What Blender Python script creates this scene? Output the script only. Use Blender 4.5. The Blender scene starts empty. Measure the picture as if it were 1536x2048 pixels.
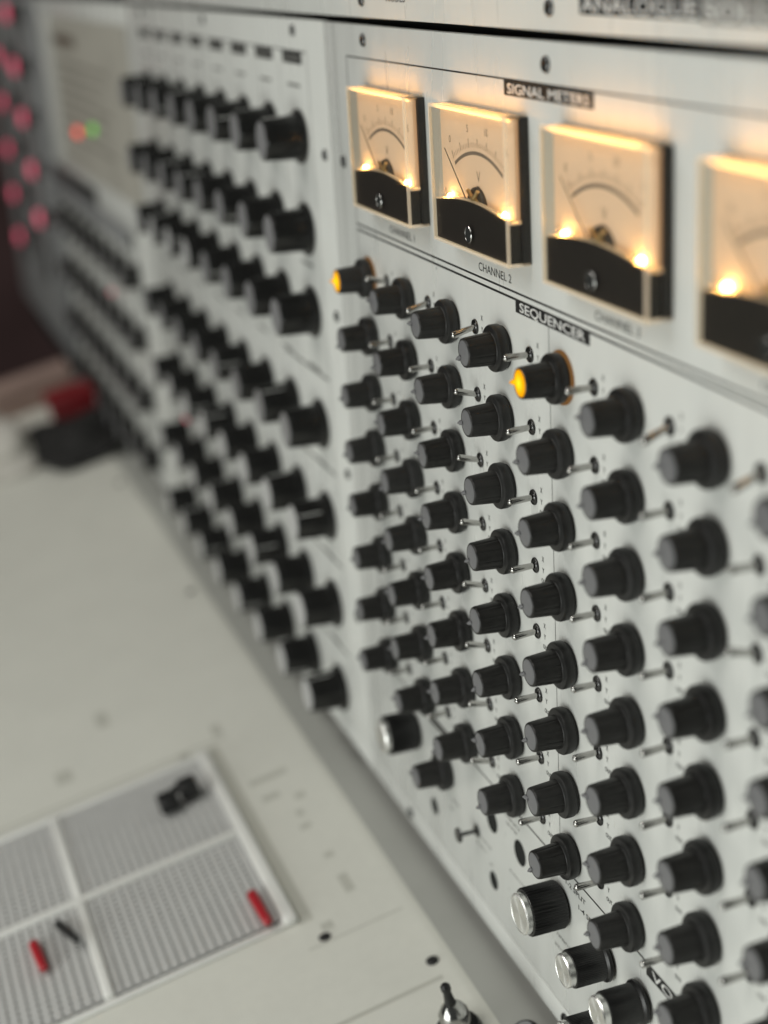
import bpy, bmesh, math, random
from mathutils import Vector, Matrix
random.seed(7)
S = bpy.context.scene
COL = S.collection
MM = 0.001

# ------------------------------------------------------------------ camera
# panel frame: u = along the panel, h = out of the panel towards the viewer, up = up the panel (all in mm)
def W(u, up, h=0.0):
    return Vector((u * MM, -h * MM, up * MM))
Rc = [[0.33782555, 0.05793188, 0.93942418], [0.30384581, 0.93795151, -0.1671068], [-0.89081514, 0.34189305, 0.29926163]]
def w3(r): return Vector((r[0], r[2], -r[1]))
cx, cy, cz = w3(Rc[0]), -w3(Rc[1]), -w3(Rc[2])
cam = bpy.data.cameras.new('camera')
cam.sensor_fit = 'HORIZONTAL'; cam.sensor_width = 36.0
cam.lens = 3147.32 / 1536 * 36.0
cam.clip_start = 0.02; cam.clip_end = 50
cam.dof.use_dof = True
cam.dof.focus_distance = 0.592
cam.dof.aperture_fstop = 6.3
co = bpy.data.objects.new('camera', cam); COL.objects.link(co)
M = Matrix(((cx.x, cy.x, cz.x, 0), (cx.y, cy.y, cz.y, 0), (cx.z, cy.z, cz.z, 0), (0, 0, 0, 1)))
M.translation = Vector((0.69968469, -0.22642667, 0.11523280))
co.matrix_world = M
S.camera = co

# ------------------------------------------------------------------ light
world = bpy.data.worlds.new('World'); S.world = world
world.use_nodes = True
wb = world.node_tree.nodes['Background']
wb.inputs[0].default_value = (0.95, 1.0, 0.95, 1); wb.inputs[1].default_value = 0.07
def area(name, loc, aim, size, power, color, sy=None):
    L = bpy.data.lights.new(name, 'AREA'); L.energy = power; L.color = color
    L.shape = 'RECTANGLE'; L.size = size; L.size_y = sy or size
    o = bpy.data.objects.new(name, L); COL.objects.link(o)
    o.location = loc
    o.rotation_euler = (Vector(aim) - Vector(loc)).to_track_quat('-Z', 'Y').to_euler()
    return o
area('ceiling_light', (0.0, -2.0, 1.75), (0.0, -0.15, -0.3), 1.9, 21.0, (1.0, 0.985, 0.925), 1.5)
area('low_fill_light', (0.45, -0.95, -0.34), (0.2, 0, -0.33), 0.7, 8.3, (0.97, 1.0, 0.96))  # added fill, low in front, to brighten the lower panel
area('ceiling_spot', (-1.0, -1.3, 1.6), (-0.85, 0, -0.2), 0.09, 7.0, (1.0, 0.97, 0.9))
area('ceiling_spot', (0.45, -1.6, 1.9), (0.2, 0, -0.2), 0.07, 5.5, (1.0, 0.97, 0.9))
S.render.engine = 'CYCLES'
S.cycles.use_denoising = True
S.cycles.max_bounces = 10; S.cycles.transparent_max_bounces = 24
S.cycles.caustics_reflective = False; S.cycles.caustics_refractive = False
S.cycles.sample_clamp_indirect = 4.0
S.view_settings.view_transform = 'Standard'
S.view_settings.look = 'None'
S.view_settings.gamma = 1.0; S.view_settings.exposure = 0.0
S.view_settings.use_curve_mapping = False

# ------------------------------------------------------------------ materials
def newmat(name):
    m = bpy.data.materials.new(name); m.use_nodes = True
    nt = m.node_tree; nt.nodes.clear()
    out = nt.nodes.new('ShaderNodeOutputMaterial')
    return m, nt, out
def principled(name, col, rough=0.5, metal=0.0, spec=0.5, noise=0.0, nscale=300.0, stretch=None, rnoise=0.0, bump=0.0, coat=0.0, aniso=0.0):
    m, nt, out = newmat(name)
    b = nt.nodes.new('ShaderNodeBsdfPrincipled')
    b.inputs['Base Color'].default_value = (*col, 1); b.inputs['Roughness'].default_value = rough
    b.inputs['Metallic'].default_value = metal; b.inputs['Specular IOR Level'].default_value = spec
    b.inputs['Coat Weight'].default_value = coat
    if aniso:
        b.inputs['Anisotropic'].default_value = aniso
        t = nt.nodes.new('ShaderNodeTangent'); t.direction_type = 'RADIAL'; t.axis = 'Y'
        nt.links.new(t.outputs[0], b.inputs['Tangent'])
    if noise or rnoise or bump:
        tc = nt.nodes.new('ShaderNodeTexCoord'); mp = nt.nodes.new('ShaderNodeMapping')
        if stretch: mp.inputs['Scale'].default_value = stretch
        nt.links.new(tc.outputs['Object'], mp.inputs['Vector'])
        nz = nt.nodes.new('ShaderNodeTexNoise'); nz.inputs['Scale'].default_value = nscale
        nz.inputs['Detail'].default_value = 5; nz.inputs['Roughness'].default_value = 0.6
        nt.links.new(mp.outputs[0], nz.inputs['Vector'])
        if noise:
            mr = nt.nodes.new('ShaderNodeMapRange')
            mr.inputs['From Min'].default_value = 0.25; mr.inputs['From Max'].default_value = 0.75
            mr.inputs['To Min'].default_value = 1 - noise; mr.inputs['To Max'].default_value = 1 + noise
            nt.links.new(nz.outputs['Fac'], mr.inputs['Value'])
            vm = nt.nodes.new('ShaderNodeVectorMath'); vm.operation = 'SCALE'
            vm.inputs[0].default_value = col
            nt.links.new(mr.outputs[0], vm.inputs['Scale'])
            nt.links.new(vm.outputs[0], b.inputs['Base Color'])
        if rnoise:
            mr = nt.nodes.new('ShaderNodeMapRange')
            mr.inputs['From Min'].default_value = 0.25; mr.inputs['From Max'].default_value = 0.75
            mr.inputs['To Min'].default_value = max(0.02, rough - rnoise); mr.inputs['To Max'].default_value = rough + rnoise
            nt.links.new(nz.outputs['Fac'], mr.inputs['Value']); nt.links.new(mr.outputs[0], b.inputs['Roughness'])
        if bump:
            bp = nt.nodes.new('ShaderNodeBump'); bp.inputs['Strength'].default_value = bump; bp.inputs['Distance'].default_value = 0.0003
            nt.links.new(nz.outputs['Fac'], bp.inputs['Height']); nt.links.new(bp.outputs[0], b.inputs['Normal'])
    nt.links.new(b.outputs[0], out.inputs[0])
    return m
def vary(m, amt):
    # each copy has its own amount of handling wear
    nt = m.node_tree; b = [n for n in nt.nodes if n.type == 'BSDF_PRINCIPLED'][0]
    oi = nt.nodes.new('ShaderNodeObjectInfo'); mr = nt.nodes.new('ShaderNodeMapRange')
    mr.inputs['To Min'].default_value = 1 - amt; mr.inputs['To Max'].default_value = 1 + amt
    nt.links.new(oi.outputs['Random'], mr.inputs['Value'])
    for key in ('Roughness', 'Specular IOR Level'):
        mu = nt.nodes.new('ShaderNodeMath'); mu.operation = 'MULTIPLY'; nt.links.new(mr.outputs[0], mu.inputs[0])
        if b.inputs[key].is_linked: nt.links.new(b.inputs[key].links[0].from_socket, mu.inputs[1])
        else: mu.inputs[1].default_value = b.inputs[key].default_value
        nt.links.new(mu.outputs[0], b.inputs[key])
    return m
def emitter(name, col, strength):
    m, nt, out = newmat(name)
    e = nt.nodes.new('ShaderNodeEmission'); e.inputs[0].default_value = (*col, 1); e.inputs[1].default_value = strength
    nt.links.new(e.outputs[0], out.inputs[0]); return m
def clear(name, haze, tint=(0.98, 0.98, 0.97), edge_glow=0.0):
    m, nt, out = newmat(name)
    tr = nt.nodes.new('ShaderNodeBsdfTransparent'); tr.inputs[0].default_value = (*tint, 1)
    gl = nt.nodes.new('ShaderNodeBsdfGlossy'); gl.inputs['Roughness'].default_value = 0.04
    fr = nt.nodes.new('ShaderNodeFresnel'); fr.inputs[0].default_value = 1.3
    mx = nt.nodes.new('ShaderNodeMixShader')
    geo = nt.nodes.new('ShaderNodeNewGeometry'); sub = nt.nodes.new('ShaderNodeMath'); sub.operation = 'SUBTRACT'; sub.inputs[0].default_value = 1.0
    nt.links.new(geo.outputs['Backfacing'], sub.inputs[1])          # a sheet reflects on its outer face only
    mul = nt.nodes.new('ShaderNodeMath'); mul.operation = 'MULTIPLY'; nt.links.new(fr.outputs[0], mul.inputs[0]); nt.links.new(sub.outputs[0], mul.inputs[1])
    nt.links.new(mul.outputs[0], mx.inputs[0]); nt.links.new(tr.outputs[0], mx.inputs[1]); nt.links.new(gl.outputs[0], mx.inputs[2])
    tl = nt.nodes.new('ShaderNodeBsdfTranslucent'); tl.inputs[0].default_value = (0.95, 0.93, 0.88, 1)
    df = nt.nodes.new('ShaderNodeBsdfDiffuse'); df.inputs[0].default_value = (0.9, 0.88, 0.84, 1)
    m2 = nt.nodes.new('ShaderNodeMixShader'); m2.inputs[0].default_value = 0.35
    nt.links.new(tl.outputs[0], m2.inputs[1]); nt.links.new(df.outputs[0], m2.inputs[2])
    m3 = nt.nodes.new('ShaderNodeMixShader'); m3.inputs[0].default_value = haze
    nt.links.new(mx.outputs[0], m3.inputs[1]); nt.links.new(m2.outputs[0], m3.inputs[2])
    if edge_glow:       # lamp glow in the acrylic edges, put into the material as emission
        em = nt.nodes.new('ShaderNodeEmission'); em.inputs[0].default_value = (1.0, 0.66, 0.33, 1); em.inputs[1].default_value = edge_glow
        ad = nt.nodes.new('ShaderNodeAddShader'); nt.links.new(m3.outputs[0], ad.inputs[0]); nt.links.new(em.outputs[0], ad.inputs[1])
        nt.links.new(ad.outputs[0], out.inputs[0])
    else: nt.links.new(m3.outputs[0], out.inputs[0])
    return m
def lit_cap(name, c0, c1, s0, s1, r):
    m, nt, out = newmat(name)       # LED behind a translucent cap: brighter in the middle
    tc = nt.nodes.new('ShaderNodeTexCoord'); sx = nt.nodes.new('ShaderNodeSeparateXYZ')
    nt.links.new(tc.outputs['Object'], sx.inputs[0])
    cb = nt.nodes.new('ShaderNodeCombineXYZ'); nt.links.new(sx.outputs[0], cb.inputs[0]); nt.links.new(sx.outputs[2], cb.inputs[2])
    ln = nt.nodes.new('ShaderNodeVectorMath'); ln.operation = 'LENGTH'; nt.links.new(cb.outputs[0], ln.inputs[0])
    mr = nt.nodes.new('ShaderNodeMapRange'); mr.inputs['From Max'].default_value = r; nt.links.new(ln.outputs['Value'], mr.inputs['Value'])
    mc = nt.nodes.new('ShaderNodeMix'); mc.data_type = 'RGBA'
    mc.inputs[6].default_value = (*c0, 1); mc.inputs[7].default_value = (*c1, 1); nt.links.new(mr.outputs[0], mc.inputs[0])
    m1 = nt.nodes.new('ShaderNodeMapRange'); m1.inputs['To Min'].default_value = s0; m1.inputs['To Max'].default_value = s1
    nt.links.new(mr.outputs[0], m1.inputs['Value'])
    e = nt.nodes.new('ShaderNodeEmission'); nt.links.new(mc.outputs[2], e.inputs[0]); nt.links.new(m1.outputs[0], e.inputs[1])
    nt.links.new(e.outputs[0], out.inputs[0]); return m

def panel_paint(name, col, rough=0.42, aniso=0.0):
    # satin paint on aluminium: faint vertical grain, wipe marks, specks of dust
    m, nt, out = newmat(name)
    b = nt.nodes.new('ShaderNodeBsdfPrincipled')
    tc = nt.nodes.new('ShaderNodeTexCoord')
    def noise(scale, stretch, detail=4):
        mp = nt.nodes.new('ShaderNodeMapping'); mp.inputs['Scale'].default_value = stretch
        nt.links.new(tc.outputs['Object'], mp.inputs['Vector'])
        n = nt.nodes.new('ShaderNodeTexNoise'); n.inputs['Scale'].default_value = scale; n.inputs['Detail'].default_value = detail
        nt.links.new(mp.outputs[0], n.inputs['Vector']); return n.outputs['Fac']
    def rng(src, a, b_, lo=0.3, hi=0.7):
        r = nt.nodes.new('ShaderNodeMapRange'); r.inputs['From Min'].default_value = lo; r.inputs['From Max'].default_value = hi
        r.inputs['To Min'].default_value = a; r.inputs['To Max'].default_value = b_; nt.links.new(src, r.inputs['Value']); return r.outputs[0]
    g = rng(noise(170, (1, 1, 0.035)), 0.984, 1.016)
    c = rng(noise(24, (1, 1, 0.5)), 0.98, 1.02)
    d = rng(noise(2600, (1, 1, 1), 2), 0.0, 1.0, 0.70, 0.76)
    mu = nt.nodes.new('ShaderNodeMath'); mu.operation = 'MULTIPLY'; nt.links.new(g, mu.inputs[0]); nt.links.new(c, mu.inputs[1])
    sp = nt.nodes.new('ShaderNodeMath'); sp.operation = 'MULTIPLY_ADD'; nt.links.new(d, sp.inputs[0]); sp.inputs[1].default_value = -0.10; nt.links.new(mu.outputs[0], sp.inputs[2])
    v = nt.nodes.new('ShaderNodeVectorMath'); v.operation = 'SCALE'; v.inputs[0].default_value = col; nt.links.new(sp.outputs[0], v.inputs['Scale'])
    nt.links.new(v.outputs[0], b.inputs['Base Color'])
    nt.links.new(rng(noise(60, (1, 1, 0.15)), rough - 0.07, rough + 0.07), b.inputs['Roughness'])
    b.inputs['Specular IOR Level'].default_value = 0.5
    tv = nt.nodes.new('ShaderNodeCombineXYZ'); tv.inputs[2].default_value = 1.0      # vertical grain of the sheet
    nt.links.new(tv.outputs[0], b.inputs['Tangent']); b.inputs['Anisotropic'].default_value = aniso
    nt.links.new(b.outputs[0], out.inputs[0]); return m

PANEL = panel_paint('panel_paint', (0.60, 0.61, 0.585), 0.31, 0.8)
DESKM = panel_paint('desk_paint', (0.67, 0.668, 0.61), 0.5)
KNOB = principled('black_knob_plastic', (0.0155, 0.015, 0.014), 0.44, spec=0.42, rnoise=0.10, nscale=420, noise=0.35, bump=0.05)
SKIRT = principled('black_skirt_plastic', (0.0135, 0.0135, 0.013), 0.42, spec=0.42, rnoise=0.08, nscale=300, noise=0.3)
vary(KNOB, 0.22); vary(SKIRT, 0.2)
GLOSSK = principled('gloss_black_plastic', (0.010, 0.010, 0.0095), 0.22, rnoise=0.05, nscale=200)
RUB = principled('ribbed_black_plastic', (0.006, 0.006, 0.006), 0.35, noise=0.2, nscale=500)
CAP = principled('grey_translucent_cap', (0.135, 0.135, 0.14), 0.45, noise=0.08, nscale=600, rnoise=0.08)
WCAP = principled('pale_cap', (0.42, 0.42, 0.42), 0.4, noise=0.05)
LCAP = principled('grey_cap', (0.20, 0.20, 0.205), 0.35, noise=0.06)
LIT = lit_cap('amber_lit_cap', (1.0, 0.70, 0.02), (1.0, 0.36, 0.0), 1.6, 0.86, 0.0052)
GLOWRING = emitter('amber_leak_ring', (1.0, 0.50, 0.18), 0.18)  # LED light leaking under the skirt, added as a glowing ring
CHROME = principled('chrome', (0.42, 0.415, 0.40), 0.15, metal=1.0, rnoise=0.06, nscale=800)
DARKCH = principled('dark_nickel', (0.10, 0.10, 0.10), 0.28, metal=1.0)
SPUN = principled('spun_aluminium', (0.86, 0.86, 0.84), 0.27, metal=1.0, aniso=0.9)
INK = principled('black_ink', (0.012, 0.012, 0.012), 0.45)
GREYINK = principled('worn_ink', (0.16, 0.16, 0.15), 0.6)
FINEINK = principled('fine_ink', (0.025, 0.025, 0.025), 0.6)
WHITEINK = principled('white_ink', (0.62, 0.62, 0.6), 0.5)
HOLE = principled('hole_black', (0.02, 0.021, 0.02), 0.9, spec=0.1)
BLACK = principled('meter_black', (0.007, 0.006, 0.006), 0.4, noise=0.15, nscale=200)
DIAL = principled('dial_paper', (0.60, 0.55, 0.48), 0.75, noise=0.02, nscale=80)
_b = [n for n in DIAL.node_tree.nodes if n.type == 'BSDF_PRINCIPLED'][0]      # lamps' light on the dial, put into the paper as emission
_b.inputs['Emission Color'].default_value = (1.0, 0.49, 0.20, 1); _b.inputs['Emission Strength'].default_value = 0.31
DIALINK = principled('dial_ink', (0.21, 0.175, 0.15), 0.6)
BRASS = principled('brass', (0.72, 0.55, 0.28), 0.3, metal=1.0)
BULB = emitter('meter_bulb', (1.0, 0.50, 0.13), 85.0)
CLEAR = clear('clear_acrylic', 0.018, (0.93, 0.91, 0.87))
EDGE = clear('acrylic_edge', 0.45, (0.95, 0.94, 0.9), 0.09)
TOPW = clear('acrylic_top', 0.2, (1.0, 0.97, 0.9))
GAP = principled('rack_black', (0.004, 0.004, 0.004), 0.8)
WHITEPL = principled('white_plastic', (0.76, 0.76, 0.73), 0.4, noise=0.04, nscale=60)
GRIDM = principled('grey_grid_plastic', (0.52, 0.52, 0.51), 0.5, noise=0.05, nscale=90)
GRIDB = principled('grid_bed', (0.36, 0.36, 0.35), 0.7, noise=0.1)
REDPL = principled('red_plastic', (0.36, 0.012, 0.02), 0.35)
BLKPL = principled('black_plastic', (0.012, 0.012, 0.012), 0.4)
BEIGE = principled('display_beige', (0.40, 0.385, 0.34), 0.5, noise=0.12, nscale=14)
BEIGE2 = principled('display_brown', (0.12, 0.09, 0.07), 0.6)
DGREY = principled('dark_grey_panel', (0.30, 0.305, 0.305), 0.5, noise=0.25, nscale=12)
MGREY = principled('grey_metal', (0.24, 0.245, 0.25), 0.45, noise=0.1, nscale=30)
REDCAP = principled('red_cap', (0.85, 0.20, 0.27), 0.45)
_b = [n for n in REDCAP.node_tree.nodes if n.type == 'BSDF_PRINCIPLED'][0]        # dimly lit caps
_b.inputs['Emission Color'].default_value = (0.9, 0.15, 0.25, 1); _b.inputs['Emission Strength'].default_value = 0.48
LEDR = emitter('led_red', (1.0, 0.09, 0.05), 1.6)
LEDG = emitter('led_green', (0.16, 0.62, 0.05), 1.1)
LEDP = emitter('led_dim_red', (0.75, 0.14, 0.18), 0.95)
WOOD = principled('wood_cheek', (0.38, 0.27, 0.235), 0.45, noise=0.18, nscale=30, stretch=(6, 1, 6))
WALLM = principled('dark_wall', (0.13, 0.075, 0.075), 0.9, noise=0.3, nscale=4)
FLOORM = principled('dark_floor', (0.02, 0.016, 0.015), 0.9, noise=0.3, nscale=4)
REDBOX = principled('red_card', (0.19, 0.006, 0.010), 0.5)
BAGM = principled('black_fabric', (0.008, 0.0075, 0.007), 0.8, noise=0.3, nscale=200)
CLOTHM = principled('pale_cloth', (0.52, 0.50, 0.46), 0.9, noise=0.08, nscale=60)
LIPM = principled('strip_shade_grey', (0.44, 0.442, 0.415), 0.5, noise=0.04, nscale=20)  # shade on the desk's back slope put into a darker grey

# ------------------------------------------------------------------ mesh building
class MB:
    def __init__(s):
        s.bm = bmesh.new(); s.mi = 0
    def face(s, vs):
        try:
            f = s.bm.faces.new(vs); f.material_index = s.mi
        except ValueError: pass
    def box(s, u0, u1, v0, v1, h0, h1, bev=0.0, seg=2):
        n0 = len(s.bm.verts)
        P = [(u, v, h) for u in (u0, u1) for v in (v0, v1) for h in (h0, h1)]
        vs = [s.bm.verts.new(W(*p)) for p in P]
        fs = []
        for idx in ((0, 1, 3, 2), (4, 6, 7, 5), (0, 4, 5, 1), (2, 3, 7, 6), (0, 2, 6, 4), (1, 5, 7, 3)):
            f = s.bm.faces.new([vs[i] for i in idx]); f.material_index = s.mi; fs.append(f)
        bmesh.ops.recalc_face_normals(s.bm, faces=fs)
        if bev:
            es = list({e for f in fs for e in f.edges})
            r = bmesh.ops.bevel(s.bm, geom=es, offset=bev * MM, segments=seg, affect='EDGES', profile=0.5)
            for f in r['faces']: f.material_index = s.mi
    def lathe(s, prof, seg=40, mod=None, u=0.0, v=0.0):
        # prof: (r, h) from the panel outwards; mod(angle, i) multiplies r
        rings = []
        for i, (r, h) in enumerate(prof):
            if r < 1e-6: rings.append([s.bm.verts.new(W(u, v, h))]); continue
            ring = []
            for k in range(seg):
                a = 2 * math.pi * k / seg
                rr = r * (mod(a, i) if mod else 1.0)
                ring.append(s.bm.verts.new(W(u + rr * math.cos(a), v + rr * math.sin(a), h)))
            rings.append(ring)
        for A, B in zip(rings, rings[1:]):
            if len(A) == 1 and len(B) == 1: continue
            for k in range(seg):
                k2 = (k + 1) % seg
                if len(A) == 1: s.face([A[0], B[k2], B[k]][::-1])
                elif len(B) == 1: s.face([A[k], A[k2], B[0]])
                else: s.face([A[k], A[k2], B[k2], B[k]])
    def prism(s, pts, h0, h1):
        a = [s.bm.verts.new(W(p[0], p[1], h0)) for p in pts]; b = [s.bm.verts.new(W(p[0], p[1], h1)) for p in pts]
        n = len(pts)
        s.face(a[::-1]); s.face(b)
        for i in range(n): s.face([a[i], a[(i + 1) % n], b[(i + 1) % n], b[i]])
    def tube(s, p0, p1, r0, r1=None, seg=14, caps=True, dome=False):
        # points in (u, up, h)
        A, B = W(*p0), W(*p1); r1 = r0 if r1 is None else r1
        d = (B - A).normalized(); x = d.orthogonal().normalized(); y = d.cross(x)
        st = [(A, r0), (B, r1)]
        if dome:
            for t in (0.35, 0.7, 0.92): st.append((B + d * (r1 * t * MM * 0.9), r1 * math.sqrt(1 - t * t)))
        rings = [[s.bm.verts.new(c + (x * math.cos(2 * math.pi * k / seg) + y * math.sin(2 * math.pi * k / seg)) * r * MM) for k in range(seg)] for c, r in st]
        for P, Q in zip(rings, rings[1:]):
            for k in range(seg): s.face([P[k], P[(k + 1) % seg], Q[(k + 1) % seg], Q[k]])
        if caps: s.face(rings[0][::-1]); s.face(rings[-1])
    def sheet(s, u0, u1, v0, v1, h):
        s.face([s.bm.verts.new(W(*p)) for p in ((u0, v0, h), (u1, v0, h), (u1, v1, h), (u0, v1, h))])
    def mesh(s, name, mats, smooth=35):
        bmesh.ops.recalc_face_normals(s.bm, faces=s.bm.faces[:])
        me = bpy.data.meshes.new(name); s.bm.to_mesh(me); s.bm.free()
        for m in (mats if isinstance(mats, (list, tuple)) else [mats]): me.materials.append(m)
        if smooth:
            for p in me.polygons: p.use_smooth = True
            me.set_sharp_from_angle(angle=math.radians(smooth))
        return me
def link(name, data, parent=None, loc=(0, 0, 0), rot=None):
    o = bpy.data.objects.new(name, data); COL.objects.link(o)
    if parent: o.parent = parent
    o.location = loc
    if rot: o.rotation_euler = rot
    return o
def thing(name, label, cat, loc=(0, 0, 0), rot=None, group=None, data=None):
    o = link(name, data, None, loc, rot); o['label'] = label; o['category'] = cat
    if group: o['group'] = group
    return o
def structure(name, data, loc=(0, 0, 0), rot=None):
    o = link(name, data, None, loc, rot); o['kind'] = 'structure'; return o
def dup(o, parent, loc):
    c = o.copy(); COL.objects.link(c); c.parent = parent; c.location = loc
    for ch in o.children:
        d = ch.copy(); COL.objects.link(d); d.parent = c
    return c
_tc = {}
def text(body, cap_h, width=None, bold=0.0, align='LEFT', h=0.12, mat=None, space=1.0):
    """flat lettering, cap height and width in mm, origin on the baseline"""
    key = (body, cap_h, width, bold, align, h, mat.name, space)
    if key in _tc: return _tc[key]
    cu = bpy.data.curves.new('lettering', 'FONT'); cu.body = body; cu.size = 1.0; cu.offset = bold; cu.resolution_u = 3
    cu.space_character = space
    ob = bpy.data.objects.new('tmp', cu); COL.objects.link(ob)
    bpy.context.view_layer.update()
    me = bpy.data.meshes.new_from_object(ob.evaluated_get(bpy.context.evaluated_depsgraph_get()))
    bpy.data.objects.remove(ob); bpy.data.curves.remove(cu)
    xs = [v.co.x for v in me.vertices]; ys = [v.co.y for v in me.vertices]
    x0, x1, y1 = min(xs), max(xs), max(ys); y0 = min(0.0, min(ys)) if body not in ('SEQUENCER',) else 0
    ky = cap_h / 0.73
    kx = (width / (x1 - x0)) if width else ky
    sh = {'LEFT': 0, 'CENTER': -(x1 - x0) * kx / 2, 'RIGHT': -(x1 - x0) * kx}[align]
    for v in me.vertices: v.co = W((v.co.x - x0) * kx + sh, v.co.y * ky, h)
    me.materials.clear(); me.materials.append(mat); me.name = 'lettering'
    _tc[key] = me; return me
def line(parent, u0, u1, v0, v1, mat=None, name='printed_line', h=0.06):
    m = MB(); m.sheet(u0, u1, v0, v1, h); return link(name, m.mesh(name, mat or INK, 0), parent)
def screw_mesh(r=2.6, slot=True):
    m = MB(); m.lathe([(r, 0.02), (r, 0.7), (r * 0.85, 1.1), (r * 0.5, 1.1), (r * 0.42, 0.5), (0, 0.5)], 20); return m.mesh('screw', DARKCH)

# ------------------------------------------------------------------ knobs
def flute(n, depth, width):
    def f(a, i):
        t = (a * n / (2 * math.pi)) % 1.0
        d = abs(t - 0.5) * 2
        return 1 - depth * max(0.0, 1 - d / width)
    return f
def knob_meshes():
    m = MB(); m.mi = 1
    m.lathe([(0, 0.9), (7.9, 0.9), (8.75, 1.3), (8.95, 2.0), (8.95, 4.3), (8.6, 4.95), (7.6, 5.15), (6.5, 5.2), (6.3, 5.4)], 48)
    m.mi = 0
    fl = flute(9, 0.04, 0.2)
    m.lathe([(6.35, 5.15), (6.3, 5.6), (5.95, 11.0), (5.66, 15.1), (5.45, 15.75), (5.1, 16.0), (4.85, 15.95), (4.8, 15.6)], 108, lambda a, i: fl(a, i) if i < 4 else 1.0)
    m.mi = 1
    m.lathe([(8.1, 0.02), (8.1, 0.9)], 40)
    body = m.mesh('knob', [KNOB, SKIRT], 40)
    c = MB()
    c.lathe([(4.8, 15.5), (4.75, 15.95), (4.2, 16.12), (2.5, 16.3), (0, 16.36)], 36)
    # raised light-pipe pointer that runs over the rim
    a = math.radians(205); ca, sa = math.cos(a), math.sin(a)
    c.tube((2.6 * ca, 2.6 * sa, 16.0), (4.75 * ca, 4.75 * sa, 16.5), 0.75, 0.95, 10)
    c.tube((4.55 * ca, 4.55 * sa, 15.9), (5.0 * ca, 5.0 * sa, 17.6), 1.0, 0.3, 10)
    c.tube((4.9 * ca, 4.9 * sa, 16.2), (5.75 * ca, 5.75 * sa, 14.6), 0.75, 0.4, 10)
    cap = c.mesh('cap', CAP, 50)
    lit = cap.copy(); lit.materials.clear(); lit.materials.append(LIT)
    return body, cap, lit
def alum_meshes(R, H, r):
    nrib = 44 if R > 8 else 60
    dep = 0.045 if R > 8 else 0.02
    m = MB()
    m.lathe([(R * 0.80, 0.0), (R * 0.80, 1.2)], 32)
    m.lathe([(0, 1.0), (R * 0.96, 1.0), (R, 1.5), (R, H - 3.6), (R * 0.97, H - 3.0), (r * 1.02, H - 2.9)], nrib * 4,
            lambda a, i: (1 - dep * (0.5 + 0.5 * math.cos(a * nrib))) if 1 < i < 5 else 1.0)
    if R < 8:
        m.lathe([(R + 0.3, 0.9), (R + 1.0, 1.6), (R + 0.9, 2.6), (R * 0.99, 3.4)], 40)
    body = m.mesh('metal_capped_knob', RUB, 25)
    c = MB(); c.lathe([(r * 1.0, H - 3.0), (r, H - 0.7), (r * 0.95, H - 0.15), (r * 0.88, H), (r * 0.86, H - 0.12), (0, H - 0.35)], 64)
    return body, c.mesh('cap', SPUN, 30)
KN_BODY, KN_CAP, KN_LIT = knob_meshes()

def toggle_meshes():
    b = MB(); b.lathe([(3.0, 0.0), (3.0, 0.4), (2.8, 0.65), (2.6, 0.65), (2.5, 0.3), (1.5, 0.3), (1.35, 0.5), (0, 0.9)], 28)
    bush = b.mesh('bushing', DARKCH, 40)
    l = MB(); l.tube((0, 0, 0.3), (0, 0, 9.3), 1.1, 1.38, 16, True, True)
    return bush, l.mesh('lever', CHROME, 40)
TG_B, TG_L = toggle_meshes()

# ------------------------------------------------------------------ sequencer panel (nearest)
seq = thing('sequencer_panel', 'pale grey panel with glowing meters above a grid of black knobs and metal toggles', 'synthesizer panel', (0, 0, 0), None, 'panels of the synthesizer')
m = MB(); m.box(-18, 520, -296.2, 81.1, -3.0, 0.0, 0.35)
link('faceplate', m.mesh('faceplate', PANEL, 30), seq)
m = MB(); m.box(-18, 520, -307.6, -296.9, -3.0, -0.05, 0.4)
link('bottom_rail', m.mesh('bottom_rail', PANEL, 30), seq)
line(seq, -18, 520, -297.2, -295.9, GAP, 'rail_seam', -1.2)
# printed frame and legends
line(seq, 12.2, 520, 67.15, 67.75)
line(seq, 12.2, 12.75, -7.0, 67.1)
line(seq, 12.2, 520, -7.0, -6.2); line(seq, 12.2, 520, -9.6, -8.7)
line(seq, 12.2, 12.7, -228.0, -9.7, GREYINK)
line(seq, 215.8, 216.15, -228.0, -13.9)
line(seq, 12.2, 285.0, -228.8, -228.0)
for u in (-5.5, -3.2): line(seq, u, u + 0.3, -296, 81, GREYINK)
def plate(parent, u0, u1, v0, v1, body, cap, w, inset, bold=0.012):
    mm = MB(); mm.sheet(u0, u1, v0, v1, 0.08); p = link('label_plate', mm.mesh('label_plate', INK, 0), parent)
    if body: link('lettering', text(body, cap, w, bold, 'LEFT', 0.14, WHITEINK), p, W(u0 + inset, (v0 + v1) / 2 - cap / 2))
    return p
plate(seq, 184.2, 252.3, 62.0, 67.1, 'SIGNAL METERS', 3.5, 62.5, 2.8)
plate(seq, 188.6, 247.4, -13.8, -8.75, 'SEQUENCER', 3.5, 52.0, 3.5)
plate(seq, 285.0, 352.0, -233.7, -228.2, 'VOLTAGE', 3.7, 46.0, 4.0)
p = plate(seq, 64.0, 116.0, -232.6, -228.2, '', 2, 1, 1)
mm = MB(); mm.sheet(66, 114, -231.2, -229.7, 0.14); link('lettering', mm.mesh('lettering', GREYINK, 0), p)
for n, u in ((1, 57.6), (2, 155.6), (3, 251.4), (4, 349.0)):
    link('channel_lettering', text('CHANNEL %d' % n, 3.3, 30.0, 0.0, 'LEFT', 0.08, INK), seq, W(u, -4.0))
def tiny(body, cap, w, u, v, mat=FINEINK, parent=None):
    return link('printed_legend', text(body, cap, w, 0.012, 'LEFT', 0.07, mat), parent or seq, W(u, v))
tiny('1-2 SPLIT', 2.2, 17, 220.3, -234.9, INK)
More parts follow.
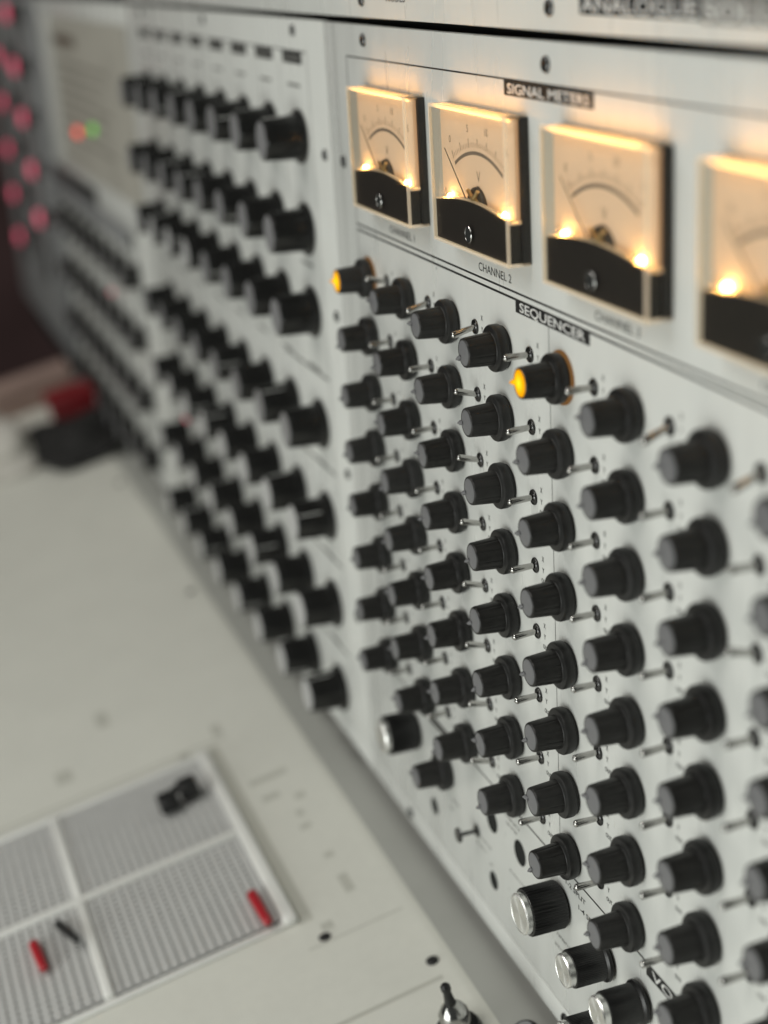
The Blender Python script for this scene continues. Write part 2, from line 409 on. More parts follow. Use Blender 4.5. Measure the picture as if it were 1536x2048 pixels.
tiny('1-4 SPLIT', 2.2, 17, 231.2, -240.0, INK)
def smudge(u, v, w, hh=1.3, mat=GREYINK, parent=None, n=5):
    mm = MB(); rr = random.Random(int(u * 31 + v * 17))
    x = u
    while x < u + w:
        ww = rr.uniform(0.8, 1.3); mm.sheet(x, x + ww * 0.42, v, v + hh, 0.06); mm.sheet(x + ww * 0.42, x + ww, v + rr.choice((0, hh * 0.5, hh - 0.35)), v + rr.choice((hh * 0.5 + .3, hh)) , 0.064); x += ww + 0.5
    return link('printed_legend', mm.mesh('printed_legend', mat, 0), parent or seq)
for (u, v, w) in ((165, -262, 15), (209, -270.2, 9), (211, -264.4, 13), (133, -263.6, 12), (128, -268.6, 11), (143, -271.5, 3), (161, -236.4, 15), (163, -239.6, 10), (100, -262, 9), (96, -268, 4), (263, -262, 10)):
    smudge(u, v, w)
mm = MB(); mm.lathe([(0, 0.1), (0.45, 0.1)], 10, None, 111.2, -10.9); link('printed_dot', mm.mesh('printed_dot', INK, 0), seq)
SCR = screw_mesh(2.7)
for u, v in ((37.3, 75.1), (218.9, 73.9), (400.5, 73.9), (-0.3, 20.1), (39.2, -301.6), (217.0, -301.6), (394, -301.6)):
    link('screw', SCR, seq, W(u, v, 0 if v > -290 else -0.05))
mm = MB(); mm.lathe([(0, 0.10), (3.9, 0.10), (4.15, 0.2), (4.3, 0.05)], 28)
HOLE_ME = mm.mesh('jack_socket', HOLE)
mm = MB(); mm.lathe([(0, 0.10), (5.3, 0.10), (5.6, 0.2), (5.75, 0.05)], 28); HOLE_BIG = mm.mesh('jack_socket', HOLE)
for u, v, big in ((75.3, -278.5, 0), (147.0, -247.0, 1), (176.3, -246.6, 1), (146.5, -277.8, 0), (273, -277.8, 0)):
    link('jack_socket', HOLE_BIG if big else HOLE_ME, seq, W(u, v))
# push switch: small flange, thin plunger, round button
mm = MB(); mm.lathe([(2.9, 0.02), (2.9, 0.7), (0, 0.8)], 20)
ps = link('push_switch', mm.mesh('push_switch', DARKCH), seq, W(129.3, -262.0))
mm = MB(); mm.tube((0, 0, 0.6), (0, 0, 8.8), 0.95, 0.95); link('plunger', mm.mesh('plunger', DARKCH), ps)
mm = MB(); mm.lathe([(0, 8.6), (3.4, 8.6), (3.5, 9.2), (3.2, 9.8), (0, 10.0)], 22); link('button', mm.mesh('button', DARKCH), ps)

# knob + toggle grid
ROWP = 27.036
tilt = {(1, 1): 14, (2, 1): -14, (3, 1): -13, (6, 1): -22, (7, 1): -20, (7, 3): 14, (7, 2): 2}
for r in range(2, 9): tilt[(3, r)] = 15
LEG_X = text('X', 2.0, 1.7, 0.025, 'CENTER', 0.07, INK); LEG_Y = text('Y', 2.0, 1.7, 0.025, 'CENTER', 0.07, INK); LEG_O = text('OUT', 1.8, 4.4, 0.02, 'LEFT', 0.07, INK)
k0 = t0 = None
for c in range(1, 9):
    for r in range(1, 9):
        ku, kv = 50 * c - 23.9, -ROWP * r - 2.35
        is_lit = (c, r) in ((1, 1), (5, 1))
        if k0 is None or is_lit:
            k = link('knob', KN_BODY, seq, W(ku, kv))
            link('cap', KN_LIT if is_lit else KN_CAP, k)
            if is_lit:
                g = MB(); g.lathe([(8.2, 0.05), (9.6, 0.05), (9.6, 0.75), (8.2, 0.75)], 40); link('led_leak_ring', g.mesh('led_leak_ring', GLOWRING), k)
                k['label'] = 'knob with its cap lit amber'
            else: k0 = k
        else:
            k = dup(k0, seq, W(ku, kv))
        k.rotation_euler = (math.radians(random.uniform(-1, 1)), math.radians(random.choice((0, 0, 0, -6, 8, -28, 12, 25, -12)) if not is_lit else 18), math.radians(random.uniform(-1, 1)))
        tu, tv = 50 * c, -ROWP * r
        if t0 is None:
            t0 = link('toggle_switch', TG_B, seq, W(tu, tv))
            link('lever', TG_L, t0); link('legend', LEG_X, t0, W(6.6, 3.7)); link('legend', LEG_Y, t0, W(6.6, -0.8)); link('legend', LEG_O, t0, W(4.9, -5.0))
            t = t0
        else: t = dup(t0, seq, W(tu, tv))
        lv = [x for x in t.children if x.name.startswith('lever')][0]
        lv.rotation_euler = (math.radians(-(tilt.get((c, r), random.choice((-2, -3, -1, 0))))), 0, math.radians(random.uniform(-2, 2)))
# the lit knob at column 1 was built before k0: keep the shared copies consistent
# extra knob of the same kind in the lower section
dup(k0, seq, W(94.9, -248.8)).rotation_euler = (0, 0.5, 0)
AB, AC = alum_meshes(9.7, 18.5, 8.3); SB, SC = alum_meshes(7.3, 18.5, 6.5)
for u, v, big in ((54, -247, 1), (215.5, -247, 1), (254.5, -247.4, 0), (282.0, -247.0, 0), (253.5, -278.5, 0)):
    k = link('metal_capped_knob', AB if big else SB, seq, W(u, v)); link('cap', AC if big else SC, k)
    k.rotation_euler = (0, random.uniform(0, 3), 0)

# ------------------------------------------------------------------ moving-coil meters
def arc_pts(cu_, cv, r, a0, a1, n):
    return [(cu_ + r * math.sin(a0 + (a1 - a0) * i / n), cv + r * math.cos(a0 + (a1 - a0) * i / n)) for i in range(n + 1)]
def build_meter(parent, u0):
    # local frame: u from -34.3 to 34.3 about the meter's middle, up 5.3 .. 56.6, h 0 .. 9
    L, Rr, B, T, H = -35.2, 35.2, 5.4, 56.6, 9.2
    m = MB(); m.box(L + 0.2, Rr - 0.2, B + 0.4, T - 0.6, 0.0, 3.3, 0.3)
    root = link('meter', m.mesh('meter', BLACK, 30), parent, W(u0, 0))
    # white dial block
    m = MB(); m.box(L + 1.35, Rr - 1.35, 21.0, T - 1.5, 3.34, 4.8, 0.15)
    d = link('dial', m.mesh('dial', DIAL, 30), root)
    m = MB()
    # printed scale: thick arc, ticks
    h = 4.86
    def band(r0, r1, a0, a1, n=40):
        A, Bp = arc_pts(1.2, -4.0, r0, a0, a1, n), arc_pts(1.2, -4.0, r1, a0, a1, n)
        for i in range(n):
            m.face([m.bm.verts.new(W(*p, h)) for p in (A[i], A[i + 1], Bp[i + 1], Bp[i])])
    AA = 0.51
    band(44.3, 45.6, -AA, AA)
    for i in range(31):
        a = -AA + 2 * AA * i / 30
        big = i % 5 == 0
        w = 0.009 if big else 0.0055
        band(47.0, 50.2 if big else 48.7, a - w / 2, a + w / 2, 1)
    # unit mark: a V with a bar below
    sc = m.mesh('scale', DIALINK, 0); link('scale', sc, d)
    for tx, u, v, cap in (('0', -25.0, 42.5, 2.5), ('5', -7.6, 47.8, 2.5), ('10', 9.5, 47.7, 2.5), ('15', 26.8, 42.5, 2.5), ('V', 1.2, 30.8, 3.6), ('M', -31, 23.6, 1.6), ('TOM', -18.5, 23.4, 1.6)):
        link('scale_lettering', text(tx, cap * 1.12, None, 0.0, 'CENTER', 4.86, DIALINK), d, W(u, v))
    m = MB(); m.sheet(-0.8, 2.2, 28.9, 29.3, 4.86); link('scale_lettering', m.mesh('bar', DIALINK, 0), d)
    # coil dome and brass bridge
    m = MB(); m.lathe([(8.8, 4.8), (8.8, 5.8), (8.0, 6.4), (0, 6.6)], 36, None, 0.5, 20.2)
    link('coil_housing', m.mesh('coil_housing', BLACK), root)
    m = MB()
    m.tube((-4.6, 27.4, 6.7), (0.6, 24.8, 6.8), 0.8, 1.0, 8); m.tube((4.4, 28.0, 6.7), (0.6, 24.8, 6.8), 0.75, 1.0, 8); m.tube((0.4, 24.8, 6.7), (5.2, 23.4, 6.2), 1.3, 0.9, 8); m.lathe([(1.7, 6.6), (1.5, 7.3), (0, 7.4)], 18, None, 0.8, 24.4)
    link('bridge', m.mesh('bridge', BRASS), root)
    # needle at rest on the zero mark
    m = MB(); a = math.radians(-47.5 + 1.1 * math.sin(u0)); l = 34.0
    m.tube((0, 18.5, 6.9), (l * math.sin(a), 18.5 + l * math.cos(a) * 0.98, 6.9), 0.26, 0.16, 8)
    link('needle', m.mesh('needle', INK), root)
    # black mask with an arched top, behind the clear front
    n = 28
    top = [(L + 1.4 + (Rr - L - 2.8) * i / n, 20.9 + 2.9 * math.sin(math.pi * i / n)) for i in range(n + 1)]
    m = MB(); m.prism([(L + 1.4, B + 1.2), (Rr - 1.4, B + 1.2)] + top[::-1], H - 2.2, H - 1.3)
    m.box(L + 1.4, L + 2.2, B + 1.2, 20.6, 3.4, H - 2.25); m.box(Rr - 2.2, Rr - 1.4, B + 1.2, 20.6, 3.4, H - 2.25)
    link('mask', m.mesh('mask', BLACK, 30), root)
    # two filament lamps standing behind the mask's shoulders
    for s in (-24.5, 26.5):
        m = MB(); m.lathe([(0, -3.4), (0.95, -3.2), (1.15, -1.6), (1.2, 0.2), (1.0, 1.0), (0.55, 1.6), (0, 1.8)], 18)
        b = link('lamp', m.mesh('lamp', BULB), root, W(s, 22.3 if s < 0 else 21.9, 5.9)); b.rotation_euler = (-math.pi / 2, 0, 0)
        b.scale = (1, 1, 1)
    # added area light for the lamps' glow out of the cover's top
    Lg = bpy.data.lights.new('meter_glow_fill', 'AREA'); Lg.shape = 'RECTANGLE'; Lg.size = 0.060; Lg.size_y = 0.0068
    Lg.energy = 0.022; Lg.color = (1.0, 0.47, 0.11)
    lo = link('meter_glow_fill', Lg, root, W(0, T - 2.2, 5.2))
    lo.rotation_euler = Vector((0, 0.25, 1)).to_track_quat('-Z', 'Y').to_euler()
    # clear cover: front plate and side walls, frosty edges with added glow
    m = MB(); t = 1.3
    m.mi = 0
    m.box(L + t, Rr - t, B + t, T - t, H - t + 0.05, H, 0)            # front plate
    m.box(L, L + t - 0.05, B + t, T - t, 0.4, H - t, 0)             # left
    m.box(Rr - t + 0.05, Rr, B + t, T - t, 0.4, H - t, 0)            # right
    m.mi = 2
    m.box(L + t, Rr - t, T - t + 0.05, T, 0.4, H - t, 0)             # top wall
    m.mi = 1
    m.box(L, L + t - 0.1, B, T, H - t + 0.05, H, 0.35); m.box(Rr - t + 0.1, Rr, B, T, H - t + 0.05, H, 0.35)
    m.box(L + t, Rr - t, T - t + 0.1, T, H - t + 0.05, H, 0.35); m.box(L + t, Rr - t, B, B + t - 0.1, H - t + 0.05, H, 0.35)
    m.box(L, Rr, B, B + t - 0.1, 0.4, H - t, 0.3)
    m.box(Rr - t + 0.1, Rr - 0.02, 20.2, 21.6, 3.5, H - t - 0.1, 0.2)
    # bright lip along the arched edge of the mask
    for i in range(n):
        p, q = top[i], top[i + 1]
        m.prism([(p[0], p[1] + 0.05), (q[0], q[1] + 0.05), (q[0], q[1] + 0.75), (p[0], p[1] + 0.75)], H - 2.6, H - 1.35)
    link('cover', m.mesh('cover', [CLEAR, EDGE, TOPW], 30), root)
    m = MB(); m.lathe([(3.2, H - 0.2), (3.2, H + 0.15), (3.05, H + 0.3), (2.75, H + 0.3), (2.6, H + 0.1)], 28); m2 = m
    ring = link('adjuster_screw', m.mesh('adjuster_screw', CHROME), root, W(0.2, 12.3))
    m = MB(); m.lathe([(2.7, H + 0.2), (0, H + 0.16)], 20); link('slot', m.mesh('slot', HOLE), ring)
    return root
for u0 in (71.8, 168.7, 266.6, 364.5): build_meter(seq, u0)

# ------------------------------------------------------------------ upper panel
up = thing('upper_panel', 'pale panel strip above the black gap, cut off by the top of the picture', 'synthesizer panel', (0, 0, 0), None, 'panels of the synthesizer')
m = MB(); m.box(-490, 520, 84.2, 210, -3.0, 0.0, 0.35); link('faceplate', m.mesh('faceplate', PANEL, 30), up)
for u, v in ((38.5, 91.5), (222.4, 91.5), (400, 91.5)): link('screw', SCR, up, W(u, v))
m = MB(); m.sheet(243.4, 315.2, 89.9, 97.0, 0.07); pl = link('label_plate', m.mesh('label_plate', INK, 0), up)
link('lettering', text('ANALOGUE', 4.7, 69.0, 0.008, 'LEFT', 0.13, WHITEINK), pl, W(244.8, 90.7))
m = MB(); m.sheet(315.4, 396.0, 89.0, 97.0, 0.07); pl = link('label_plate', m.mesh('label_plate', GREYINK, 0), up)
link('lettering', text('SOLUTIONS', 4.9, 77.0, 0.008, 'LEFT', 0.13, WHITEINK), pl, W(317.0, 90.0))
tiny('MODES', 2.8, 22, 68.5, 91.2, INK, up)
rack = thing('rack_frame', 'black rack frame showing as a dark gap between the panels', 'rack frame')
m = MB(); m.box(-1400, 520, -330, 200, -60, -8, 0); 
link('back_plate', m.mesh('back_plate', GAP, 0), rack)

# ------------------------------------------------------------------ oscillator panel (left of the sequencer)
osc = thing('oscillator_panel', 'pale panel with columns of broad black cylinder knobs, left of the meters', 'synthesizer panel', (0, 0, 0), None, 'panels of the synthesizer')
m = MB(); m.box(-489.5, -19.0, -296.2, 81.4, -3.0, 0.0, 0.35); link('faceplate', m.mesh('faceplate', PANEL, 30), osc)
m = MB(); m.box(-489.5, -19.0, -307.6, -296.9, -3.0, -0.05, 0.4); link('bottom_rail', m.mesh('bottom_rail', PANEL, 30), osc)
def cyl_knob(cap_mat):
    m = MB()
    m.mi = 1
    m.lathe([(0, 0.5), (13.0, 0.5), (13.4, 0.9), (13.4, 1.8), (12.6, 2.4), (11.4, 2.8), (11.2, 3.4)], 40)
    m.mi = 0
    fl = flute(14, 0.03, 0.3)
    m.lathe([(11.2, 3.4), (11.0, 4.6), (10.2, 19.8), (9.8, 20.5), (9.3, 20.7), (9.1, 20.5)], 112, lambda a, i: fl(a, i) if 0 < i < 3 else 1)
    m.mi = 2; m.tube((0, 10.8, 7.0), (0, 10.2, 19.6), 0.3, 0.3, 6)
    body = m.mesh('knob', [GLOSSK, GLOSSK, WHITEINK], 40)
    c = MB(); c.lathe([(9.15, 20.3), (9.0, 20.8), (0, 21.0)], 32); return body, c.mesh('cap', cap_mat)
CB, CC = cyl_knob(LCAP); _, CW = cyl_knob(WCAP)
ROWS = [25.4, -20.6, -63.2, -123.6, -175.5, -227.0, -278.5]
c0 = None
for i in range(8):
    for j, v in enumerate(ROWS):
        u = -67.0 - 51.4 * i
        if (j == 2 and i >= 4) or j >= 4:  # white caps; in the lower rows desk reflection painted as pale colour
            k = link('knob', CB, osc, W(u, v)); link('cap', CW, k); k['label'] = 'black knob with a pale cap'
        elif c0 is None:
            k = c0 = link('knob', CB, osc, W(u, v)); link('cap', CC, k)
        else: k = dup(c0, osc, W(u, v))
        k.rotation_euler = (0, random.uniform(-2.2, 2.2), 0)
for i in range(8):
    u = -89.8 - 51.4 * i
    m = MB(); m.sheet(u, u + 33, 60.2, 65.8, 0.08); p = link('label_plate', m.mesh('label_plate', INK, 0), osc)
    m = MB(); [m.sheet(u + 3 + q * 3.4, u + 5.4 + q * 3.4, 61.8, 64.0, 0.14) for q in range(8)]; link('lettering', m.mesh('lettering', GREYINK, 0), p)
    for v in (49, -40, -95, -148, -200.4, -252):
        line(osc, u + 6, u + 27, v, v + 1.6, GREYINK)
    line(osc, u - 8.6, u - 8.2, -292, 60, GREYINK)
for v in (-96.0, -147.6, -200.2, -252.0): line(osc, -128, -50, v - 0.6, v + 0.6)
line(osc, -455, -48.5, 66.0, 66.6); line(osc, -48.9, -48.3, -292, 66.6, GREYINK)
for u, v in ((-67.6, 76.0), (-253.4, 76.5), (-437, 76.5), (-28.7, 20.1), (-27.4, -58.0), (-27.4, -140), (-27.4, -220)): link('screw', SCR, osc, W(u, v))
m = MB(); m.lathe([(2.2, 0), (2.2, 1.2), (1.4, 2.4), (0, 2.8)], 16); LED_ME = m.mesh('indicator_lamp', LEDP)
link('indicator_lamp', LED_ME, osc, W(-392, -205, 6))

# ------------------------------------------------------------------ display panel further left
dis = thing('display_panel', 'far blurred panel with a beige display above rows of black knobs', 'synthesizer panel', (0, 0, 0), None, 'panels of the synthesizer')
m = MB(); m.box(-962, -491, -296.2, 81.6, -3.0, 0.0, 0.35); link('faceplate', m.mesh('faceplate', PANEL, 30), dis)
m = MB(); m.box(-962, -491, -307.6, -296.9, -3.0, -0.05, 0.4); link('bottom_rail', m.mesh('bottom_rail', PANEL, 30), dis)
m = MB()
m.box(-905, -881, -70, 66, 0, 5, 1)
link('display_frame', m.mesh('display_frame', PANEL, 30), dis)
m = MB(); m.sheet(-880, -497, -70, 66, 0.6); scn = link('display_window', m.mesh('display_window', BEIGE, 0), dis)
m = MB(); m.sheet(-870, -745, 40, 50, 0.9); link('display_title', m.mesh('display_title', BEIGE2, 0), scn)
m = MB()
for q in range(7): m.sheet(-860, -600 - 20 * (q % 3), 24 - q * 11, 27 - q * 11, 0.9)
link('display_print', m.mesh('display_print', principled('display_print_ink', (0.22, 0.2, 0.17), 0.6), 0), scn)
m = MB(); m.lathe([(4.5, 0.5), (4.5, 2), (3, 4.2), (0, 5)], 18); mr_ = m.mesh('indicator_lamp', LEDR); mg_ = mr_.copy(); mg_.materials.clear(); mg_.materials.append(LEDG)
link('indicator_lamp', mr_, dis, W(-775, -34))['label'] = 'red lamp lit'
link('indicator_lamp', mg_, dis, W(-690, -24.5))['label'] = 'green lamp lit'
m = MB(); m.box(-955, -720, -112, -80, 0, 4, 1); link('dark_strip', m.mesh('dark_strip', BLKPL, 30), dis)
m = MB(); m.box(-940, -560, -108, -92, 4.05, 6, 1); link('slider_strip', m.mesh('slider_strip', MGREY, 30), dis)
m = MB(); m.mi = 1; m.lathe([(0, 0.5), (12.2, 0.5), (12.2, 1.8), (10.0, 2.6)], 28); m.mi = 0; m.lathe([(10.0, 2.6), (9.2, 14.5), (8.7, 15.3), (8.4, 15.1)], 40)
DB = m.mesh('knob', [KNOB, SKIRT], 40)
m = MB(); m.lathe([(8.4, 14.9), (8.2, 15.4), (0, 15.5)], 24); DC = m.mesh('cap', LCAP)
d0 = None
for i in range(8):
    for j, v in enumerate(ROWS[3:]):
        u = -560.0 - 51.4 * i
        if d0 is None: d0 = k = link('knob', DB, dis, W(u, v - 6)); link('cap', DC, k)
        else: dup(d0, dis, W(u, v - 6))
link('indicator_lamp', LED_ME, dis, W(-660, -160, 6))

# ------------------------------------------------------------------ panel with red-capped knobs, farthest left
red = thing('red_knob_panel', 'dark grey panel with red capped knobs at the far left edge', 'synthesizer panel', (0, 0, 0), None, 'panels of the synthesizer')
m = MB(); m.box(-1420, -964, -300, 81.6, -3.0, 0.0, 0.35); link('faceplate', m.mesh('faceplate', DGREY, 30), red)
for u in (-1140, -1300):
    m = MB(); m.box(u, u + 26, -230, 76, 0.05, 3, 0.5); link('slot_strip', m.mesh('slot_strip', BLKPL, 30), red)
m = MB(); m.box(-992, -970, -290, 76, 0.05, 9, 1); link('edge_trim', m.mesh('edge_trim', MGREY, 30), red)
rb = MB(); rb.lathe([(12, 0), (12, 2), (8.6, 3), (8.2, 15)], 28); RB = rb.mesh('knob', KNOB)
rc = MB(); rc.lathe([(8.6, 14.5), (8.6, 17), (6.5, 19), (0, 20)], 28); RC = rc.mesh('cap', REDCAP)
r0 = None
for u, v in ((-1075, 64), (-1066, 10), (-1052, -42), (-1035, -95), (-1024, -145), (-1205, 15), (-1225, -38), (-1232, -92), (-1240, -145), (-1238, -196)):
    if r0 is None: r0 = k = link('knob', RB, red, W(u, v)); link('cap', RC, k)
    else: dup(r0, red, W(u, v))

# ------------------------------------------------------------------ desk
TH = math.radians(12)
DR = (TH, 0, 0)
D0 = Vector((0, 0, -0.308))
def D(u, w, z=0.0):
    return D0 + Vector((u * MM, (-w * math.cos(TH) - z * math.sin(TH)) * MM, (-w * math.sin(TH) + z * math.cos(TH)) * MM))
# in the desk's own frame W(u, up, h) is (u, z above the desk, w away from the panel)
m = MB()
prof = []
SL = math.radians(17)
prof.append((-9.0, -(20.0 + 9.0) * math.tan(SL)))
for i in range(13):          # folded back flange: rounded bend, then a flat slope down to the panel foot
    a = SL * (1 - i / 12); rad = 19
    prof.append((20.0 + rad * math.sin(SL) - rad * math.sin(a), -rad * (1 - math.cos(a))))
dz = prof[1][1]; prof[0] = (-9.0, dz - (20.0 + 9.0) * math.tan(SL))
prof += [(60, 0), (900, 0), (900, -20)]
us = [-985 + 1785 * i / 30 for i in range(31)]
rows = [[m.bm.verts.new(W(u, z, w)) for w, z in prof] for u in us]
for A, B in zip(rows, rows[1:]):
    for k in range(len(prof) - 1):
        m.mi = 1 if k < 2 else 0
        m.face([A[k], A[k + 1], B[k + 1], B[k]])
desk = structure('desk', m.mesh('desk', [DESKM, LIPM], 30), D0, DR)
def dsheet(u0, u1, w0, w1, mat, name='printed_line', z=0.08, parent=None):
    mm = MB(); mm.bm.faces.new([mm.bm.verts.new(W(u, z, w)) for u, w in ((u0, w0), (u0, w1), (u1, w1), (u1, w0))]); return link(name, mm.mesh(name, mat, 0), parent or desk)
SEAM_SHADE = principled('desk_seam_shade', (0.50, 0.498, 0.445), 0.6)
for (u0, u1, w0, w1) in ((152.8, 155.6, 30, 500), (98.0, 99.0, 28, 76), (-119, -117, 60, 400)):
    dsheet(u0, u1, w0, w1, SEAM_SHADE, 'seam_line')
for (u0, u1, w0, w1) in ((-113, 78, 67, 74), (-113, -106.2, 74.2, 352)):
    dsheet(u0, u1, w0, w1, SEAM_SHADE, 'matrix_recess_shade')  # shadow of the recess round the matrix laid on as darker sheets
for (u0, u1, w0, w1) in ((-136, -122, 60, 66), (-208, -188, 118, 126), (-60, -54, 40, 62), (-30, -24, 38, 44), (0, 5, 44, 50), (32, 37, 42, 47), (54, 70, 42, 47), (-155, -140, 150, 160), (-118, -108, 84, 90), (84, 90, 60, 66), (-40, -34, 50, 60), (-14, -8, 44, 48)):
    dsheet(u0, u1, w0, w1, SEAM_SHADE, 'printed_mark')
m = MB(); m.lathe([(2.9, 0), (2.9, 0.6), (2.2, 1.0), (0, 1.0)], 18); DS = m.mesh('screw', BLKPL)
for u, w in ((94.6, 66.7), (142.1, 30.0), (-330, 30), (-600, 30), (98, 210)):
    s = link('screw', DS, desk, W(u, 0.0, w)); s.rotation_euler = (-math.pi / 2, 0, 0)

# ------------------------------------------------------------------ pin matrix on the desk
pm = thing('pin_matrix', 'white framed pin matrix board of fine grey ribs set into the desk', 'patch board', D(0, 0), DR)
U0, U1, W0, W1 = -106.0, 76.5, 74.0, 352.0
um, wm = -14.0, (168.0, 262.0)
def dbox(m, u0, u1, w0, w1, z0, z1, bev=0.0): m.box(u0, u1, z0, z1, w0, w1, bev)
m = MB(); fr = 5.0
dbox(m, U0, U1, W0, W0 + fr + 2, 0.12, 4.2, 1.4); dbox(m, U0, U0 + fr, W0 + fr + 2.02, W1, 0.12, 3.6, 1.2); dbox(m, U1 - fr, U1, W0 + fr + 2.02, W1, 0.12, 1.6, 0.7)
link('frame', m.mesh('frame', WHITEPL, 30), pm)
m = MB(); dbox(m, um - 2.6, um + 2.6, W0 + fr + 2.1, W1, 0.3, 4.0, 0.9); link('divider', m.mesh('divider', WHITEPL, 30), pm)
edges = [W0 + fr + 2] + list(wm) + [W1]
for w in wm:
    for a, b in ((U0 + fr + .1, um - 2.7), (um + 2.7, U1 - fr - .1)):
        m = MB(); dbox(m, a, b, w - 2.6, w + 2.6, 0.3, 4.0, 0.9); link('divider', m.mesh('divider', WHITEPL, 30), pm)
m = MB(); dbox(m, U0 + fr + .1, U1 - fr - .1, W0 + fr + 2.1, W1, 0.2, 0.9); link('bed', m.mesh('bed', GRIDB, 0), pm)
for iu, (a, b) in enumerate(((U0 + fr + .2, um - 2.8), (um + 2.8, U1 - fr - .2))):
    for iw in range(3):
        wa, wb_ = edges[iw] + (0.2 if iw == 0 else 2.8), edges[iw + 1] - 2.8
        m = MB(); n = 18; p = (wb_ - wa) / n
        for q in range(n): dbox(m, a, b, wa + q * p + p * 0.16, wa + q * p + p * 0.86, 0.95, 2.3)
        n2 = max(3, round((b - a) / p)); p2 = (b - a) / n2
        for q in range(n2 + 1): dbox(m, a + q * p2 - 0.8 if q else a, a + q * p2 + 0.8 if q < n2 else b, wa, wb_, 0.97, 2.26)
        link('hole_field', m.mesh('hole_field', GRIDM, 0), pm)
def pin(name, label, cat, u, w, du, dw, ln, r, mat, lift=4.0):
    t = thing(name, label, cat, D(u, w, 0), DR, 'patch pins on the matrix')
    mm = MB(); mm.tube((0, 4.0, 0), (du * ln, lift + 5.0, dw * ln), r, r * 0.85, 16, True, True); link('body', mm.mesh('body', mat), t)
    mm = MB(); mm.tube((-du * 3, 2.0, -dw * 3), (0, 4.0, 0), r * 0.4, r * 0.4, 10); link('tip', mm.mesh('tip', CHROME), t)
    return t
pin('patch_pin', 'red patch pin lying at the right edge of the pin matrix, beside its white frame', 'patch pin', 45, 88, 0.99, -0.02, 28, 2.8, REDPL, 1.0)
pin('patch_pin', 'red patch pin lying on the lower left field of the pin matrix', 'patch pin', 8, 195, 0.99, -0.08, 25, 2.7, REDPL, 1.0)
pin('patch_pin', 'dark grey patch pin standing beside the white divider, left of it', 'patch pin', 0, 181, 0.95, -0.25, 27, 2.4, BLKPL)
t = thing('patch_plug', 'black patch plug in the upper right field of the pin matrix', 'patch plug', D(-62, 100, 0), DR)
m = MB(); dbox(m, -9, 3, -12, -1, 4.2, 14, 2.0); dbox(m, -6, 8, 1, 12, 4.2, 12, 2.0); link('body', m.mesh('body', BLKPL, 30), t)
m = MB(); m.tube((-4, 12.5, -6), (0, 11, 6), 2.4, 2.4, 10); m.tube((0, 1, -6), (0, 4.5, -6), 0.8, 0.8, 8); link('contact', m.mesh('contact', DARKCH), t)

# joystick at the bottom edge and the clip beside the rail
js = thing('joystick', 'black and chrome joystick standing on the desk at the bottom edge', 'joystick', D(190, 37, 0), DR)
m = MB(); m.lathe([(10, 0.1), (10, 2.0), (9, 4), (0, 4)], 32); b = link('base', m.mesh('base', BLKPL), js); b.rotation_euler = (-math.pi / 2, 0, 0)
m = MB(); m.lathe([(6.5, 4), (6.4, 11), (4.6, 14), (2.6, 16)], 28); b = link('collar', m.mesh('collar', CHROME), js); b.rotation_euler = (-math.pi / 2, 0, 0)
m = MB(); m.lathe([(2.6, 15), (1.9, 20), (1.7, 22), (2.1, 23), (2.2, 25), (1.4, 26), (0, 26.3)], 20); b = link('stick', m.mesh('stick', BLKPL), js); b.rotation_euler = (-math.pi / 2, 0, 0)
sw = thing('round_switch', 'small black round switch on the grey strip beside the bottom rail', 'switch', D(204, 13, -6), DR)
m = MB(); m.lathe([(6.0, 0), (6.0, 4.0), (5.2, 5.2), (0, 5.2)], 24); b = link('body', m.mesh('body', BLKPL), sw); b.rotation_euler = (-math.pi / 2, 0, 0)
m = MB(); m.lathe([(3.4, 5.2), (3.4, 6.2), (0, 6.4)], 24); b = link('cap', m.mesh('cap', MGREY), sw); b.rotation_euler = (-math.pi / 2, 0, 0)

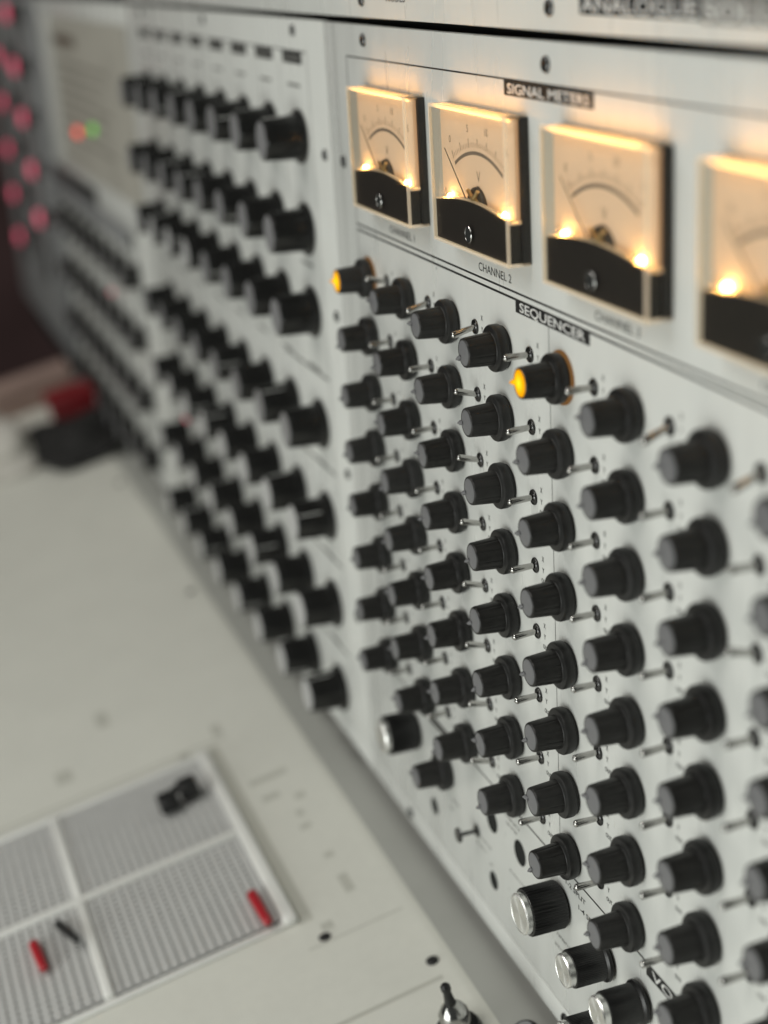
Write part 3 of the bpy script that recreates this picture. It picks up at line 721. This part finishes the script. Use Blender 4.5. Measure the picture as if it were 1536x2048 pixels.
# ------------------------------------------------------------------ far end of the desk
m = MB(); m.box(-935, -903, -30, 34, 14, 900, 4); ck = thing('wooden_cheek', 'pinkish brown wooden end cheek at the far end of the desk', 'end cheek', D0, DR)
link('board', m.mesh('board', WOOD, 30), ck)
rbx = thing('red_box', 'dark red box standing behind the black pouch at the far end of the desk', 'box', D(-815, 30, 0), DR)
m = MB(); m.box(-22, 22, 0.1, 28, -23, 23, 3); link('carton', m.mesh('carton', REDBOX, 30), rbx)
m = MB(); m.box(-23, 23, 28.1, 33, -24, 24, 2); link('lid', m.mesh('lid', REDBOX, 30), rbx)
def blob(name, mats, a, b, c, seed, amp):
    bm = bmesh.new(); bmesh.ops.create_icosphere(bm, subdivisions=4, radius=1.0)
    rr = random.Random(seed); ph = [rr.uniform(0, 6) for _ in range(6)]
    for v in bm.verts:
        x, y, z = v.co
        k = 1 + amp * (math.sin(3 * x + ph[0]) * math.sin(4 * y + ph[1]) + 0.5 * math.sin(7 * z + ph[2] + 3 * x))
        zz = z if z > -0.3 else -0.3
        v.co = Vector((x * a * k, y * b * k, (zz + 0.3) * c * k)) * MM
    me = bpy.data.meshes.new(name); bm.to_mesh(me); bm.free(); me.materials.append(mats)
    for p in me.polygons: p.use_smooth = True
    return me
bg = thing('black_pouch', 'slumped black fabric pouch lying in front of the red box', 'pouch', D(-735, 43, 0), DR)
link('body', blob('pouch', BAGM, 64, 50, 19, 5, 0.2), bg)
m = MB(); m.tube((-40, 16, 10), (40, 16, 14), 2.0, 2.0, 8); link('zip', m.mesh('zip', BLKPL), bg)
cl = thing('cloth', 'crumpled pale cloth at the far left end of the desk', 'cloth', D(-785, 120, 0), DR, None, blob('cloth', CLOTHM, 75, 44, 30, 9, 0.2))
# room behind
m = MB(); m.box(-3600, -3550, -1500, 1500, -1500, 2500, 0); structure('back_wall', m.mesh('back_wall', WALLM, 0))
m = MB(); m.box(-3600, 1500, -1050, -1030, -100, 2500, 0); structure('floor', m.mesh('floor', FLOORM, 0))
